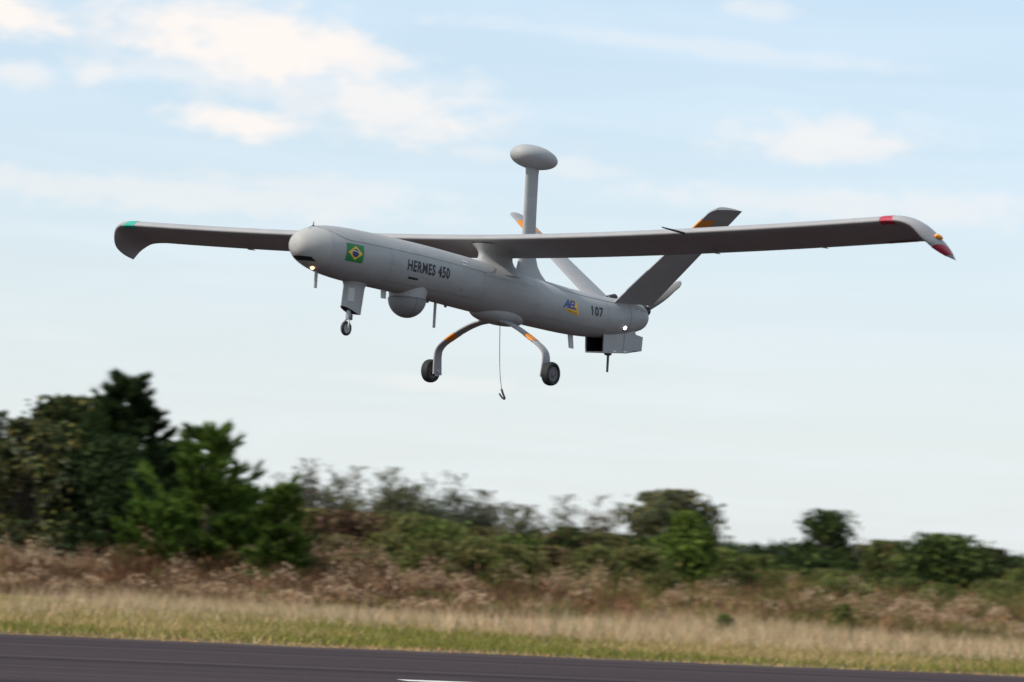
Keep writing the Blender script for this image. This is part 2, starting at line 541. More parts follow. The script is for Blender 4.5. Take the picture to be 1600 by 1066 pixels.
def lettering(text, x0, x1, z0, z1, off, name, mat, parent, shear=0.0, bold=.012, slope=0.0, space=1.0):
    c = bpy.data.curves.new('lettering', 'FONT'); c.body = text; c.size = 1; c.offset = bold; c.shear = shear; c.resolution_u = 4
    c.space_character = space
    t = bpy.data.objects.new('lettering_source', c); COL.objects.link(t)
    dg = bpy.context.evaluated_depsgraph_get()
    me = bpy.data.meshes.new_from_object(t.evaluated_get(dg))
    bpy.data.objects.remove(t); bpy.data.curves.remove(c)
    bm = bmesh.new(); bm.from_mesh(me); bpy.data.meshes.remove(me)
    X = [v.co.x for v in bm.verts]; Y = [v.co.y for v in bm.verts]
    ax, bx, ay, by = min(X), max(X), min(Y), max(Y)
    for v in bm.verts:
        u, w = (v.co.x - ax) / (bx - ax), (v.co.y - ay) / (by - ay)
        v.co = Vector((x0 + (x1 - x0) * u, 0, z0 + (z1 - z0) * w + slope * u))
    return wrap(bm, off, name, mat, parent, .03)


lettering('HERMES 450', 4.60, 3.915, -.062, .052, .003, 'name_lettering', M['ink'], fus, bold=.026, space=1.14)
one = [(1.372, .018), (1.372, .006), (1.352, .012), (1.352, -.072), (1.336, -.072), (1.336, .031), (1.350, .031)]
on_skin([(x, -.041 + z) for x, z in one], .003, 'number_lettering', M['ink'], fus)
lettering('07', 1.302, 1.14, -.114, -.010, .003, 'number_lettering', M['ink'], fus, bold=.034, space=1.15)
# flag
fx0, fx1, fz0, fz1 = 5.548, 5.30, -.088, .085
flag = on_skin([(fx0, fz0), (fx1, fz0), (fx1, fz1), (fx0, fz1)], .003, 'flag', M['flag_green'], fus)
cx, cz = (fx0 + fx1) / 2, (fz0 + fz1) / 2
on_skin([(cx + .103, cz), (cx, cz - .068), (cx - .103, cz), (cx, cz + .068)], .005, 'flag_diamond', M['flag_yellow'], flag)
NB = 24
disc = [(cx + .047 * math.cos(t), cz + .04 * math.sin(t)) for t in np.linspace(0, 2 * math.pi, NB, endpoint=False)]
on_skin(disc, .007, 'flag_disc', M['flag_blue'], flag)
band = [(cx + .046 - .092 * u, cz + .012 + .012 * math.sin(u * 2.6) - .018 * u) for u in np.linspace(0, 1, 7)]
on_skin(band + [(x, z + .008) for x, z in band[::-1]], .009, 'flag_band', M['white'], flag)
# maker's logo
logo = on_skin([(1.845, -.128), (1.60, -.150), (1.665, .008), (1.72, .010)], .003, 'logo_triangle', M['logo_yellow'], fus)
lettering('AEL', 1.905, 1.66, -.092, .0, .006, 'logo_lettering', M['logo_blue'], logo, shear=.35, bold=.03, slope=-.006, space=.85)
on_skin([(1.82, -.117), (1.64, -.134), (1.64, -.129), (1.82, -.111)], .006, 'logo_line', M['ink'], logo)


# ---- wing
WX, WZ, WK, WC, WI = 3.164, .4655, .01123, .667, .18434
TIP_LE = [(3.164, 4.95, .636), (3.155, 5.08, .630), (3.11, 5.19, .585), (3.035, 5.265, .490), (2.92, 5.325, .408), (2.75, 5.365, .352), (2.57, 5.39, .322)]
TIP_TE = [(2.508, 4.95, .514), (2.508, 5.08, .512), (2.512, 5.18, .497), (2.520, 5.27, .452), (2.535, 5.325, .405), (2.548, 5.362, .355), (2.555, 5.39, .320)]


def camber(x):
    return .056 * (1 - (2 * x ** .8 - 1) ** 2)


def airfoil(n=18, thick=.15):
    up, lo = [], []
    for i in range(n + 1):
        x = .5 * (1 - math.cos(math.pi * i / n))
        t = 5 * thick * (.2969 * math.sqrt(x) - .126 * x - .3516 * x * x + .2843 * x ** 3 - .1036 * x ** 4)
        c = camber(x)
        up.append((x, c + t)); lo.append((x, c - t))
    return up, lo


def section(le, te, nrm, thick, lo_f=0.0, hi_f=1.0, off=0.0, n=18, open_=False):
    le, te = Vector(le), Vector(te); c = te - le; L = c.length
    up, lo = airfoil(n, thick)
    P = []
    seq = [(x, y) for x, y in up[::-1]] + [(x, y) for x, y in lo[1:-1 if not open_ else None]]
    for x, y in seq:
        s = 1 if y >= camber(x) else -1
        P.append((x, le + c * x + nrm * (y * L + s * off) + (-c.normalized() * off if x < .02 else Vector())))
    if hi_f < 1.0: P = [p for p in P if p[0] <= hi_f]
    if lo_f > 0: P = [p for p in P if p[0] >= lo_f]
    return [p for _, p in P]


def wing_line(y):
    """leading edge, trailing edge at span station y (metres, signed)."""
    a = abs(y)
    if a <= 4.95:
        z = WZ + WK * a ** 1.7
        return Vector((WX, y, z)), Vector((WX - WC * math.cos(WI), y, z - WC * math.sin(WI)))
    s = 1 if y > 0 else -1
    f = lambda T: Vector([np.interp(a, [p[1] for p in T], [p[i] for p in T]) for i in range(3)])
    l, t = f(TIP_LE), f(TIP_TE); l.y *= s; t.y *= s
    return l, t


def smooth_curve(T, k=6):
    T = [Vector(p) for p in T]; out = []
    for i in range(len(T) - 1):
        p0, p1, p2, p3 = T[max(i - 1, 0)], T[i], T[i + 1], T[min(i + 2, len(T) - 1)]
        for q in range(k):
            t = q / k
            out.append(.5 * ((2 * p1) + (p2 - p0) * t + (2 * p0 - 5 * p1 + 4 * p2 - p3) * t * t + (3 * p1 - p0 - 3 * p2 + p3) * t ** 3))
    out.append(T[-1]); return out


def wing_stations():
    st = []
    for y in np.linspace(0, 4.95, 26)[:-1]:
        st.append(wing_line(float(y)))
    st += list(zip(smooth_curve(TIP_LE), smooth_curve(TIP_TE)))
    return st


def wing_rings(st, thick=.16, **kw):
    rings = []
    for i, (l, t) in enumerate(st):
        a, b = st[max(i - 1, 0)], st[min(i + 1, len(st) - 1)]
        sp = ((b[0] + b[1]) - (a[0] + a[1])).normalized()
        nrm = (l - t).normalized().cross(sp).normalized()
        rings.append(section(l, t, nrm, thick, **kw))
    return rings


half = wing_stations()
mir = [(Vector((l.x, -l.y, l.z)), Vector((t.x, -t.y, t.z))) for l, t in half[:0:-1]]
wing = loft('wing', wing_rings(mir + half), M['wing'], plane, auto=50)


def wing_band(name, y0, y1, mat, hi=.22, lo=0.0):
    st = [wing_line(y) for y in np.linspace(y0, y1, 4)]
    rings = wing_rings(st, off=.0025, hi_f=hi, lo_f=lo, open_=True)
    return loft(name, rings, mat, wing, cap=False, closed=False)


wing_band('red_band', 4.86, 5.02, M['red'], .16)
wing_band('green_band', -5.04, -4.86, M['teal'], .16)
# thin red strip at the trailing edge by the port tip
strip = []
for y in np.linspace(4.6, 4.94, 5):
    l, t = wing_line(float(y)); strip.append([t + (l - t) * .02 + Vector((0, 0, -.006)), t + (l - t) * .10 + Vector((0, 0, -.014))])
patch('red_trailing_strip', strip, M['red'], wing)
# red patch on the drooped port tip, amber lamp
T_le, T_te = smooth_curve(TIP_LE), smooth_curve(TIP_TE)
tip_st = [(T_le[i], T_te[i]) for i in range(27, 35)]
tip_rings = wing_rings([(T_le[i], T_te[i]) for i in range(23, 33)], off=.004, hi_f=.75, open_=True)[1:-1]
loft('red_tip_patch', tip_rings, M['red'], wing, cap=False, closed=False)
lamp = lathe('tip_lamp', [(-.05, .004), (-.045, .016), (-.02, .026), (.02, .028), (.055, .018), (.075, .005)], (2.84, 5.335, .512), (-1, .15, -.1), M['amber'], wing, 16)
# pitot boom and its strip along the lower face
l, t = wing_line(2.60)
tube('pitot_boom', [l + Vector((-.05, 0, -.012)), l + Vector((.17, -.01, -.008)), l + Vector((.36, -.02, -.004))], [.012, .011, .006], M['black'], wing)
for y in (-3.6, -2.4, 2.62, 3.9):
    l, t = wing_line(y)
    tube('hinge_fairing', [l + (t - l) * .70 + Vector((0, 0, -.030)), l + (t - l) * .82 + Vector((0, 0, -.032)), l + (t - l) * .985 + Vector((0, 0, -.014))], [.003, .012, .003], M['wing'], wing)
# aileron gap on the lower face
for s in (-1, 1):
    rows = []
    for y in np.linspace(2.55, 4.55, 12):
        l, t = wing_line(s * float(y)); c = t - l; n = Vector((0, 0, -1))
        rows.append([l + c * .775 + n * (.0225), l + c * .784 + n * (.022)])
    patch('aileron_gap', rows, M['seam'], wing)

# ---- wing pylon
def oval(cx, z, lx, ly, n=28, nose=.5):
    P = []
    for k in range(n):
        t = 2 * math.pi * k / n
        P.append(Vector((cx + lx * math.cos(t), ly * math.copysign(abs(math.sin(t)) ** .9, math.sin(t)), z)))
    return P


pyl = []
for z, cx, lx, ly in ((.12, 2.80, .42, .215), (.19, 2.80, .37, .16), (.225, 2.81, .325, .125), (.26, 2.815, .29, .10), (.30, 2.82, .27, .088), (.335, 2.825, .27, .092), (.365, 2.83, .285, .115), (.395, 2.835, .30, .16), (.42, 2.84, .31, .20)):
    pyl.append(oval(cx, z, lx, ly))
loft('wing_pylon', pyl, M['grey'], plane)

# ---- dome mast
ms = []
for z, x0, x1, w in ((.10, 2.47, 1.86, .085), (.19, 2.45, 1.95, .07), (.24, 2.44, 2.02, .055), (.31, 2.425, 2.085, .046), (.40, 2.405, 2.13, .042), (.50, 2.39, 2.155, .040), (.62, 2.38, 2.17, .038), (.95, 2.395, 2.19, .036), (1.28, 2.41, 2.205, .036), (1.36, 2.42, 2.20, .045)):
    ms.append(oval((x0 + x1) / 2, z, (x0 - x1) / 2, w))
mast = loft('dome_mast', ms, M['grey2'], plane)
rings = []
for i in range(25):
    u = i / 24; a = math.pi * u
    x = 2.285 + .335 * math.cos(a) + .0
    k = math.sin(a) ** .85 if 0 < i < 24 else 0.0
    k *= 1 + .10 * math.cos(a)
    rings.append([Vector((x, .185 * k * math.cos(q), 1.452 + .124 * k * math.sin(q) + (x - 2.27) * .02)) for q in np.linspace(0, 2 * math.pi, 32, endpoint=False)])
dome = loft('antenna_dome', rings, M['grey'], plane, cap=False)

# ---- tail fins
RL, RT_, TL, TT = Vector((.84, .14, .075)), Vector((.13, .15, .135)), Vector((.885, 1.375, 1.095)), Vector((.36, 1.405, 1.15))


RT_S, TT_S = Vector((.16, .15, .03)), Vector((.40, 1.375, 1.02))      # the starboard fin's trailing edge is deflected


def fin_line(u, s):
    l = RL.lerp(TL, u); t = RT_.lerp(TT, u) if s > 0 else RT_S.lerp(TT_S, u)
    if u > .955:
        k = (u - .955) / .045
        l = l + (t - l) * (.13 * k * k)
    return Vector((l.x, l.y * s, l.z)), Vector((t.x, t.y * s, t.z))


def fin_rings(us, s, thick=.085, **kw):
    rr = []
    for u in us:
        l, t = fin_line(u, s); l2, t2 = fin_line(min(u + .01, .94), s); l1, t1 = fin_line(0, s)
        sp = ((l2 + t2) - (l1 + t1)).normalized() if u > .001 else ((fin_line(.5, s)[0]) - l1).normalized()
        rr.append(section(l, t, (l - t).normalized().cross(sp * s).normalized(), thick, **kw))
    return rr


for s in (1, -1):
    fin = loft('tail_fin', fin_rings([0, .15, .3, .45, .6, .75, .88, .94, .955, .97, .985, 1.0], s), M['wing'], plane, auto=50)
    loft('orange_band', fin_rings([.775, .83, .89], s, off=.0025, hi_f=.5, open_=True), M['orange'], fin, cap=False, closed=False)
    rows = []
    for u in (.80, .84):
        l, t = fin_line(u, s); c = t - l
        nn = c.normalized().cross(Vector((0, .75 * s, .66))).normalized()
        rows.append([l + c * .72, l + c * .86])
    up_off = Vector((0, .022, -.026)) if s > 0 else Vector((0, .02, .024))
    if s > 0: patch('red_mark', [[p + up_off for p in r] for r in rows], M['red'], fin)
l, t = fin_line(.1, 1)
# ---- nose gear
ng = []
for z, x0, x1, w in ((-.20, 5.27, 4.90, .10), (-.262, 5.25, 4.925, .082), (-.285, 5.24, 4.945, .072), (-.31, 5.238, 4.952, .068), (-.40, 5.245, 4.96, .066), (-.50, 5.252, 4.97, .064)):
    ng.append(oval((x0 + x1) / 2, z, (x0 - x1) / 2, w, 32))
last = oval(5.115, -.50, .142, .064, 32)
ng.append([Vector((p.x + .003, p.y, -.565 + max(0, (p.x - 5.08)) * .33)) for p in last])
strut = loft('nose_gear_fairing', ng, M['grey'], plane)
strut.data.set_sharp_from_angle(angle=R_(35))
patch('pale_panel', [[Vector((x, .0665 * math.sqrt(max(0, 1 - ((x - 5.105) / .143) ** 2)) + .002, z)) for x in np.linspace(5.155, 5.225, 6)] for z in (-.32, -.38, -.45)], M['fin'], strut)
# dark wheel well at the slanted lower end
well = [Vector((p.x, p.y, p.z)) for p in ng[-1]]
ctr = sum(well, Vector()) / len(well)
mesh_obj('wheel_well', [ctr.lerp(p, .86) + Vector((.002, 0, -.003)) for p in well], [tuple(range(len(well)))], M['black'], strut)
tube('leg_piston', [(5.135, 0, -.52), (5.145, 0, -.60), (5.15, 0, -.635)], [.026, .026, .02], M['metal'], strut)
box_part('scissor_link', (5.085, -.012, -.632), (5.125, .012, -.575), M['seam'], strut)
for s in (-1, 1):
    tube('fork_arm', [(5.15, 0, -.625), (5.16, s * .028, -.645), (5.162, s * .03, -.725)], .009, M['metal'], strut)


def wheel(name, c, r, w, ax_s, parent):
    e = bpy.data.objects.new(name, None); link(e, parent)
    h = w / 2
    tyre = [(-h * .55, r * .60), (-h * .9, r * .70), (-h, r * .82), (-h * .82, r * .94), (-h * .4, r * .995), (0, r), (h * .4, r * .995), (h * .82, r * .94), (h, r * .82), (h * .9, r * .70), (h * .55, r * .60)]
    lathe('tyre', tyre, c, (0, 1, 0), M['rubber'], e, 36)
    lathe('rim', [(-h * .75, r * .12), (-h * .75, r * .2), (-h * .6, r * .3), (-h * .62, r * .5), (-h * .72, r * .62), (h * .72, r * .62), (h * .62, r * .5), (h * .6, r * .3), (h * .8, r * .2), (h * .8, r * .08)], c, (0, 1, 0), M['pale'] if name == 'nose_wheel' else M['hub'], e, 36)
    for k in range(6):
        a = 2 * math.pi * k / 6
        for sd in (-1, 1):
            p = Vector(c) + Vector((math.cos(a) * r * .4, sd * h * .60, math.sin(a) * r * .4))
            lathe('rim_bolt', [(0, r * .055), (h * .1, r * .055)], p, (0, sd, 0), M['seam'], e, 8)
    return e


wheel('nose_wheel', (5.162, 0, -.722), .074, .034, 1, plane)

# ---- main gear
bel = []
for i in range(17):
    a = math.pi * i / 16
    x = 2.72 + .43 * math.cos(a); k = math.sin(a) if 0 < i < 16 else .0
    zc, r = body(x)
    bel.append([Vector((x, .175 * k * math.cos(q), -.275 + (x - 2.72) * .02 + .115 * k ** .7 * math.sin(q))) for q in np.linspace(0, 2 * math.pi, 28, endpoint=False)])
loft('belly_fairing', bel, M['grey'], plane, cap=False)
LEG = [(2.74, .02, -.350), (2.745, .12, -.360), (2.755, .22, -.382), (2.765, .34, -.432), (2.77, .46, -.496), (2.77, .57, -.562), (2.765, .652, -.618), (2.757, .70, -.676), (2.752, .713, -.745), (2.75, .709, -.84), (2.75, .702, -.93)]
for s in (1, -1):
    path = smooth_curve([(x, y * s, z) for x, y, z in LEG], 4)
    nP = len(path)
    def leg_rings(i0, i1, off=0.0):
        rr = []
        for i in range(i0, i1):
            p = path[i]; t = (path[min(i + 1, nP - 1)] - path[max(i - 1, 0)]).normalized()
            xa = Vector((1, 0, 0)); na = t.cross(xa).normalized()
            u = i / (nP - 1)
            hw = .078 - .018 * min(1, u * 1.6) + off; ht = .017 - .003 * u + off
            if u > .7: hw += .014 * (u - .7) / .3
            rr.append([p + xa * (hw * math.copysign(abs(math.cos(q)) ** .55, math.cos(q))) + na * (ht * math.copysign(abs(math.sin(q)) ** .7, math.sin(q))) for q in np.linspace(0, 2 * math.pi, 20, endpoint=False)])
        return rr
    leg = loft('main_gear_leg', leg_rings(0, nP), M['wing'], plane)
    loft('orange_band', leg_rings(int(nP * .41), int(nP * .50) + 1, .0025), M['orange'], leg, cap=False)
    wheel('main_wheel', (2.755, (.79 * s), -.893), .124, .092, s, plane)
    tube('axle', [(2.755, .68 * s, -.893), (2.755, .80 * s, -.893)], .02, M['metal'], leg)
    lathe('brake_disc', [(0, .055), (.014 , .055)], (2.755, .702 * s, -.893), (0, s, 0), M['metal'], leg, 24)

# ---- sensor turret
prof = [(.20, .155), (.06, .175), (.012, .186)]
tc_ = Vector((4.235, 0, -.305))
lathe('turret_collar', [(.17, .198), (.07, .196), (.006, .188)], tc_, (0, 0, 1), M['grey'], plane, 40)
tur = lathe('sensor_turret', [(.004, .10), (.003, .190)] + [(-.198 * math.sin(a), .197 * math.cos(a)) for a in np.linspace(.03, math.pi / 2 - .001, 18)], tc_, (0, 0, 1), M['ball'], plane, 44)
def on_ball(az, el, r=.199):
    return tc_ + Vector((r * math.cos(el) * math.cos(az), r * math.cos(el) * math.sin(az), r * math.sin(el)))
patch('turret_seam', [[on_ball(R_(68) + d, e) for e in np.linspace(-.02, -1.3, 14)] for d in (0, .022)], M['seam'], tur)
patch('turret_seam', [[on_ball(a, e) for a in np.linspace(R_(-30), R_(160), 24)] for e in (-.01, -.045)], M['seam'], tur)
patch('turret_window', [[on_ball(a, e) for a in np.linspace(R_(165), R_(215), 8)] for e in np.linspace(-.8, -.2, 8)], M['black'], tur)
# ---- antennas
def rod(name, x, z0, z1, lx, ly, mat, lean=0.0):
    return loft(name, [oval(x, z0, lx, ly, 14), oval(x - lean, z1, lx * .92, ly * .92, 14)], mat, plane)


rod('rod_antenna', 5.695, -.19, -.385, .022, .012, M['grey'], .006)
rod('rod_antenna', 3.772, -.25, -.545, .020, .012, M['grey'], .012)
rod('rod_antenna', .665, -.43, -.655, .017, .012, M['seam'], .01)
rod('blade_antenna', 4.63, -.24, -.352, .045, .010, M['fin'], .012)
rod('blade_antenna', 1.40, -.30, -.475, .048, .012, M['fin'], .045)
lathe('mount_plate', [(-.012, .03), (.012, .05)], (.67, 0, -.462), (0, 0, 1), M['seam'], plane, 16)
for x in (3.90, 3.60):
    zc, r = body(x); lathe('belly_fitting', [(-.02, .012), (.01, .018)], (x, 0, zc - r - .004), (0, 0, 1), M['seam'], plane, 12)
tube('nose_spike', [(5.80, 0, .19), (5.80, 0, .218), (5.80, 0, .222), (5.797, 0, .262)], [.022, .018, .006, .003], M['black'], plane)
for a in (74, 82, 98):
    patch('nose_mark', [[skin(x, R_(a + d), .004) for d in (0, 3.5)] for x in (5.885, 5.897)], M['ink'], fus)
lathe('landing_light', [(-.004, .018), (.012, .018), (.018, .010)], skin(5.80, R_(-80), 0), (.75, .1, -.66), M['lamp_warm'], plane, 16)
lathe('tail_light', [(-.004, .024), (.012, .022), (.02, .012)], skin(.655, R_(-29), 0), (0, .87, -.48), M['lamp_white'], plane, 16)
lathe('light_bezel', [(-.003, .034), (.004, .033)], skin(.655, R_(-29), 0), (0, .87, -.48), M['ink'], plane, 16)

# ---- cooling duct under the tail
def side_profile(s):
    y = .125 * s
    return [(.95, y, -.24), (.925, y, -.474), (.50, y * 1.04, -.432), (.37, y, -.385), (.195, y * .9, -.372), (.19, y * .9, -.215), (.345, y, -.205), (.40, y, -.12), (.9, y, -.15)]
def plate(name, pts, th, mat, parent):
    s = 1 if pts[0][1] > 0 else -1
    bm = bmesh.new()
    a = [bm.verts.new(p) for p in pts]; b = [bm.verts.new((p[0], p[1] - th * s, p[2])) for p in pts]
    bm.faces.new(a); bm.faces.new(b[::-1])
    for i in range(len(pts)):
        j = (i + 1) % len(pts); bm.faces.new((a[i], b[i], b[j], a[j]))
    bmesh.ops.triangulate(bm, faces=[f for f in bm.faces if len(f.verts) > 4])
    return bm_obj(name, bm, mat, parent)
duct = bpy.data.objects.new('cooling_duct', None); link(duct, plane)
for s in (1, -1): plate('duct_side', side_profile(s), .012, M['grey'], duct)
PB = side_profile(1)
mesh_obj('duct_floor', [(x, sg * (y - .010), z + dz) for dz in (.002, .016) for (x, y, z) in PB[1:5] for sg in (1, -1)],
         [(0, 1, 3, 2), (2, 3, 5, 4), (4, 5, 7, 6), (8, 10, 11, 9), (10, 12, 13, 11), (12, 14, 15, 13), (0, 8, 9, 1), (0, 2, 10, 8), (1, 9, 11, 3)], M['grey'], duct)
mesh_obj('duct_roof', [(.19, -.105, -.219), (.19, .105, -.219), (.41, .112, -.209), (.41, -.112, -.209)], [(0, 1, 2, 3)], M['grey'], duct)
box_part('radiator_core', (.60, -.108, -.44), (.66, .108, -.10), M['black'], duct, 0)
for s in (1, -1):
    mesh_obj('duct_lining', [(.93, s * .1105, -.22), (.915, s * .1105, -.46), (.60, s * .1105, -.43), (.60, s * .1105, -.15)], [(0, 1, 2, 3)], M['black'], duct)
mesh_obj('duct_lining', [(.92, -.11, -.4565), (.92, .11, -.4565), (.61, .11, -.421), (.61, -.11, -.421)], [(0, 1, 2, 3)], M['black'], duct)
patch('duct_seam', [[(.565 + d, .1305, z) for z in (-.20, -.30, -.432)] for d in (0, .006)], M['seam'], duct)
for x, z in ((.70, -.437), (.50, -.42)):
    patch('duct_stencil', [[(x + d, .1315, z + e + d * -.08) for e in (0, .014)] for d in (0, .03, .065)], M['white'], duct)

# ---- exhaust and propeller at rest
tube('exhaust_pipe', [(.60, -.10, .05), (.56, -.11, .165), (.47, -.115, .185)], [.05, .05, .045], M['black'], plane, 16)
lathe('propeller_hub', [(.04, .06), (-.03, .062), (-.085, .05), (-.12, .025), (-.13, .004)], (.075, 0, .095), (1, 0, 0), M['black'], plane, 24)
PA = Vector((0, .80, .60))
for s in (1, -1):
    d = PA * s; w = Vector((1, 0, 0)).cross(d).normalized()
    rr = []
    for u in np.linspace(0, 1, 12):
        c = (.024 + .022 * math.sin(min(1, u * 1.4) * math.pi * .75)) * (1 if u < .92 else 1 - (u - .92) * 7)
        tw = R_(55 - 38 * u); ax = w * math.cos(tw) + Vector((1, 0, 0)) * math.sin(tw); nx = ax.cross(d)
        p = Vector((.015, 0, .095)) + d * (.03 + .52 * u)
        rr.append([p + ax * (c * math.cos(q)) + nx * (c * .14 * math.sin(q)) for q in np.linspace(0, 2 * math.pi, 14, endpoint=False)])
    loft('propeller_blade', rr, M['blade'], plane)

# ---- hook on its cable
cab = [(2.65, 0, -.375), (2.635, 0, -.50), (2.615, 0, -.66), (2.598, 0, -.78), (2.575, 0, -.90), (2.525, 0, -1.06)]
cable = tube('hook_cable', smooth_curve(cab, 4), .0038, M['cable'], plane, 8)
tube('hook', smooth_curve([(2.53, 0, -1.045), (2.495, 0, -1.095), (2.462, 0, -1.132), (2.468, 0, -1.145), (2.51, 0, -1.132), (2.562, 0, -1.095)], 4),
     [.011] * 9 + [.009] * 12, M['seam'], cable, 8)


# ------------------------------------------------------------------ vegetation
def foliage_mat(name, transl=.25, rough=.7):
    m, nt, b = new_mat(name); N, L = nt.nodes, nt.links
    at = N.new('ShaderNodeAttribute'); at.attribute_name = 'tint'
    df = N.new('ShaderNodeBsdfDiffuse'); tr = N.new('ShaderNodeBsdfTranslucent'); mx = N.new('ShaderNodeMixShader')
    mx.inputs[0].default_value = transl
    L.new(at.outputs['Color'], df.inputs[0]); L.new(at.outputs['Color'], tr.inputs[0])
    L.new(df.outputs[0], mx.inputs[1]); L.new(tr.outputs[0], mx.inputs[2])
    L.new(mx.outputs[0], N['Material Output'].inputs[0])
    N.remove(b)
    return m


M['leaf'] = foliage_mat('leaf')
M['straw'] = foliage_mat('straw', .3)
M['bark'] = paint('bark', (.075, .055, .042), .9, .35, scale=9)
M['grey_bark'] = paint('grey_bark', (.11, .095, .085), .9, .3, scale=9)
CAMP = Vector((0, 0, CAM_H))


def px_at(px, py, Y):
    """world point seen at a photo pixel, at distance Y."""
    d = RIGHT * ((px - IW / 2) / F_PX) + FWD + UP * ((IH / 2 - py) / F_PX)
    return CAMP + d * (Y / d.y)


def foot(px, Y):
    """ground point under photo column px at distance Y."""
    a, b = px_at(px, 860, Y), px_at(px, 960, Y)
    k = a.z / (a.z - b.z)
    return Vector((a.x + (b.x - a.x) * k, Y, 0))


def unit(rng, n):
    v = rng.normal(size=(n, 3)); return v / np.linalg.norm(v, axis=1, keepdims=True)


def leaf_quads(rng, P, size, elong=1.6, dirs=None):
    """little four-cornered leaves at points P (n,3)."""
    n = len(P)
    u = unit(rng, n) if dirs is None else dirs
    v = np.cross(u, unit(rng, n)); v /= np.linalg.norm(v, axis=1, keepdims=True) + 1e-9
    s = size * rng.uniform(.6, 1.35, (n, 1))
    a = u * s * elong * .5; b = v * s * .5
    return np.stack([P - a, P + b * .9, P + a, P - b * .9], axis=1)


def vary(rng, n, cols, w=None, jit=.22):
    cols = np.array(cols, float); k = rng.choice(len(cols), n, p=w)
    return np.clip(cols[k] * rng.uniform(1 - jit, 1 + jit, (n, 1)) * rng.uniform(.92, 1.08, (n, 3)), .004, .95)


def limb_mesh(segs, sides=6):
    """segs: list of (p0, r0, p1, r1) -> verts, faces."""
    vs, fs = [], []
    for p0, r0, p1, r1 in segs:
        p0, p1 = Vector(p0), Vector(p1); t = (p1 - p0).normalized()
        a = t.orthogonal().normalized(); b = t.cross(a); n = len(vs)
        for p, r in ((p0, r0), (p1, r1)):
            for k in range(sides):
                q = 2 * math.pi * k / sides
                vs.append(p + (a * math.cos(q) + b * math.sin(q)) * r)
        for k in range(sides):
            j = (k + 1) % sides; fs.append((n + k, n + j, n + sides + j, n + sides + k))
    return vs, fs


def bent(rng, p0, p1, r0, r1, n=4, wob=.06):
    """a limb as a chain of n bent pieces."""
    p0, p1 = np.array(p0, float), np.array(p1, float); L = np.linalg.norm(p1 - p0)
    pts = [p0 + (p1 - p0) * i / n + (rng.normal(0, wob * L, 3) if 0 < i < n else 0) for i in range(n + 1)]
    return [(pts[i], r0 + (r1 - r0) * i / n, pts[i + 1], r0 + (r1 - r0) * (i + 1) / n) for i in range(n)], pts


def finish(name, loc, segs, V, C, label, cat, group, bark='bark', crown='crown', trunk='trunk', kids=True):
    t = empty(name, loc); tag(t, label, cat, group)
    if segs:
        vs, fs = limb_mesh(segs, 6); mesh_obj(trunk, vs, fs, M[bark], t, True)
    tri_obj(crown, V, C, M['leaf'], t)
    return t


def broad_tree(name, px, top, Y, hw, label, cols, seed, n_clump=46, leaves=420, size=.13, base=.25, clump_r=.17, w=None, group=None, cat='tree', stems=1, flat=1.0, lean=0.0, dens_bottom=1.0, taper=0.0):
    rng = np.random.default_rng(seed)
    p = foot(px, Y); h = px_at(px, top, Y).z; rx = hw * Y / F_PX
    segs, P, T = [], [], []
    cz0 = h * base
    for s in range(stems):
        off = rng.normal(0, rx * .25, 2) if stems > 1 else np.zeros(2)
        tb, pts = bent(rng, (off[0] * .4, off[1] * .4, -.05), (off[0] + lean, off[1], h * .72), .035 * h * .55 / stems ** .5, .008 * h, 6, .02)
        segs += tb
    tips = []
    n_clump = int(n_clump * 1.9)
    while len(tips) < n_clump:
        q = rng.uniform(-1, 1, 3)
        r = math.sqrt(q[0] ** 2 + q[1] ** 2)
        zz = (q[2] + 1) / 2
        wid = (math.sin(math.pi * min(1, max(0, .12 + .80 * zz ** .8))) ** .6) * (dens_bottom if zz < .3 else 1)
        wid *= 1 - taper * zz
        ang = math.atan2(q[1], q[0])
        wid *= 1 + .22 * math.sin(ang * 3 + seed) + .15 * math.sin(zz * 9 + seed * 2)
        if r > wid or r * r + (2 * zz - 1) ** 2 < .12: continue
        tips.append((q[0] * rx * .92 + lean * zz, q[1] * rx * .92 * flat, cz0 + (h * .96 - cz0) * zz))
    # the very top
    for q in range(4): tips.append((lean + rng.normal(0, rx * .16), rng.normal(0, rx * .16), h - clump_r * rx * (.5 + .35 * q)))
    for c in tips:
        z0 = max(.12 * h, c[2] - rng.uniform(.25, .5) * h * .6)
        sg, _ = bent(rng, (c[0] * .08 + lean * z0 / h, c[1] * .08, z0), c, .012 * h * .7, .003 * h, 3, .06); segs += sg
        n = int(leaves * .55 * rng.uniform(.5, 1.5))
        rr = clump_r * rx * rng.uniform(.45, 1.45)
        g = rng.normal(0, 1, (n, 3)); g /= np.maximum(1, np.linalg.norm(g, axis=1, keepdims=True) / 2.6)
        P.append(np.array(c) + g * np.array([rr, rr, rr * .72]) * .8)
        T.append(np.full(n, rng.uniform(.72, 1.25)))
    P = np.concatenate(P); T = np.concatenate(T)
    keep = (P[:, 2] > .05) & (P[:, 2] < h * 1.01); P, T = P[keep], T[keep]
    V = leaf_quads(rng, P, size); C = vary(rng, len(P), cols, w) * T[:, None]
    return finish(name, p, segs, V, C, label, cat, group)


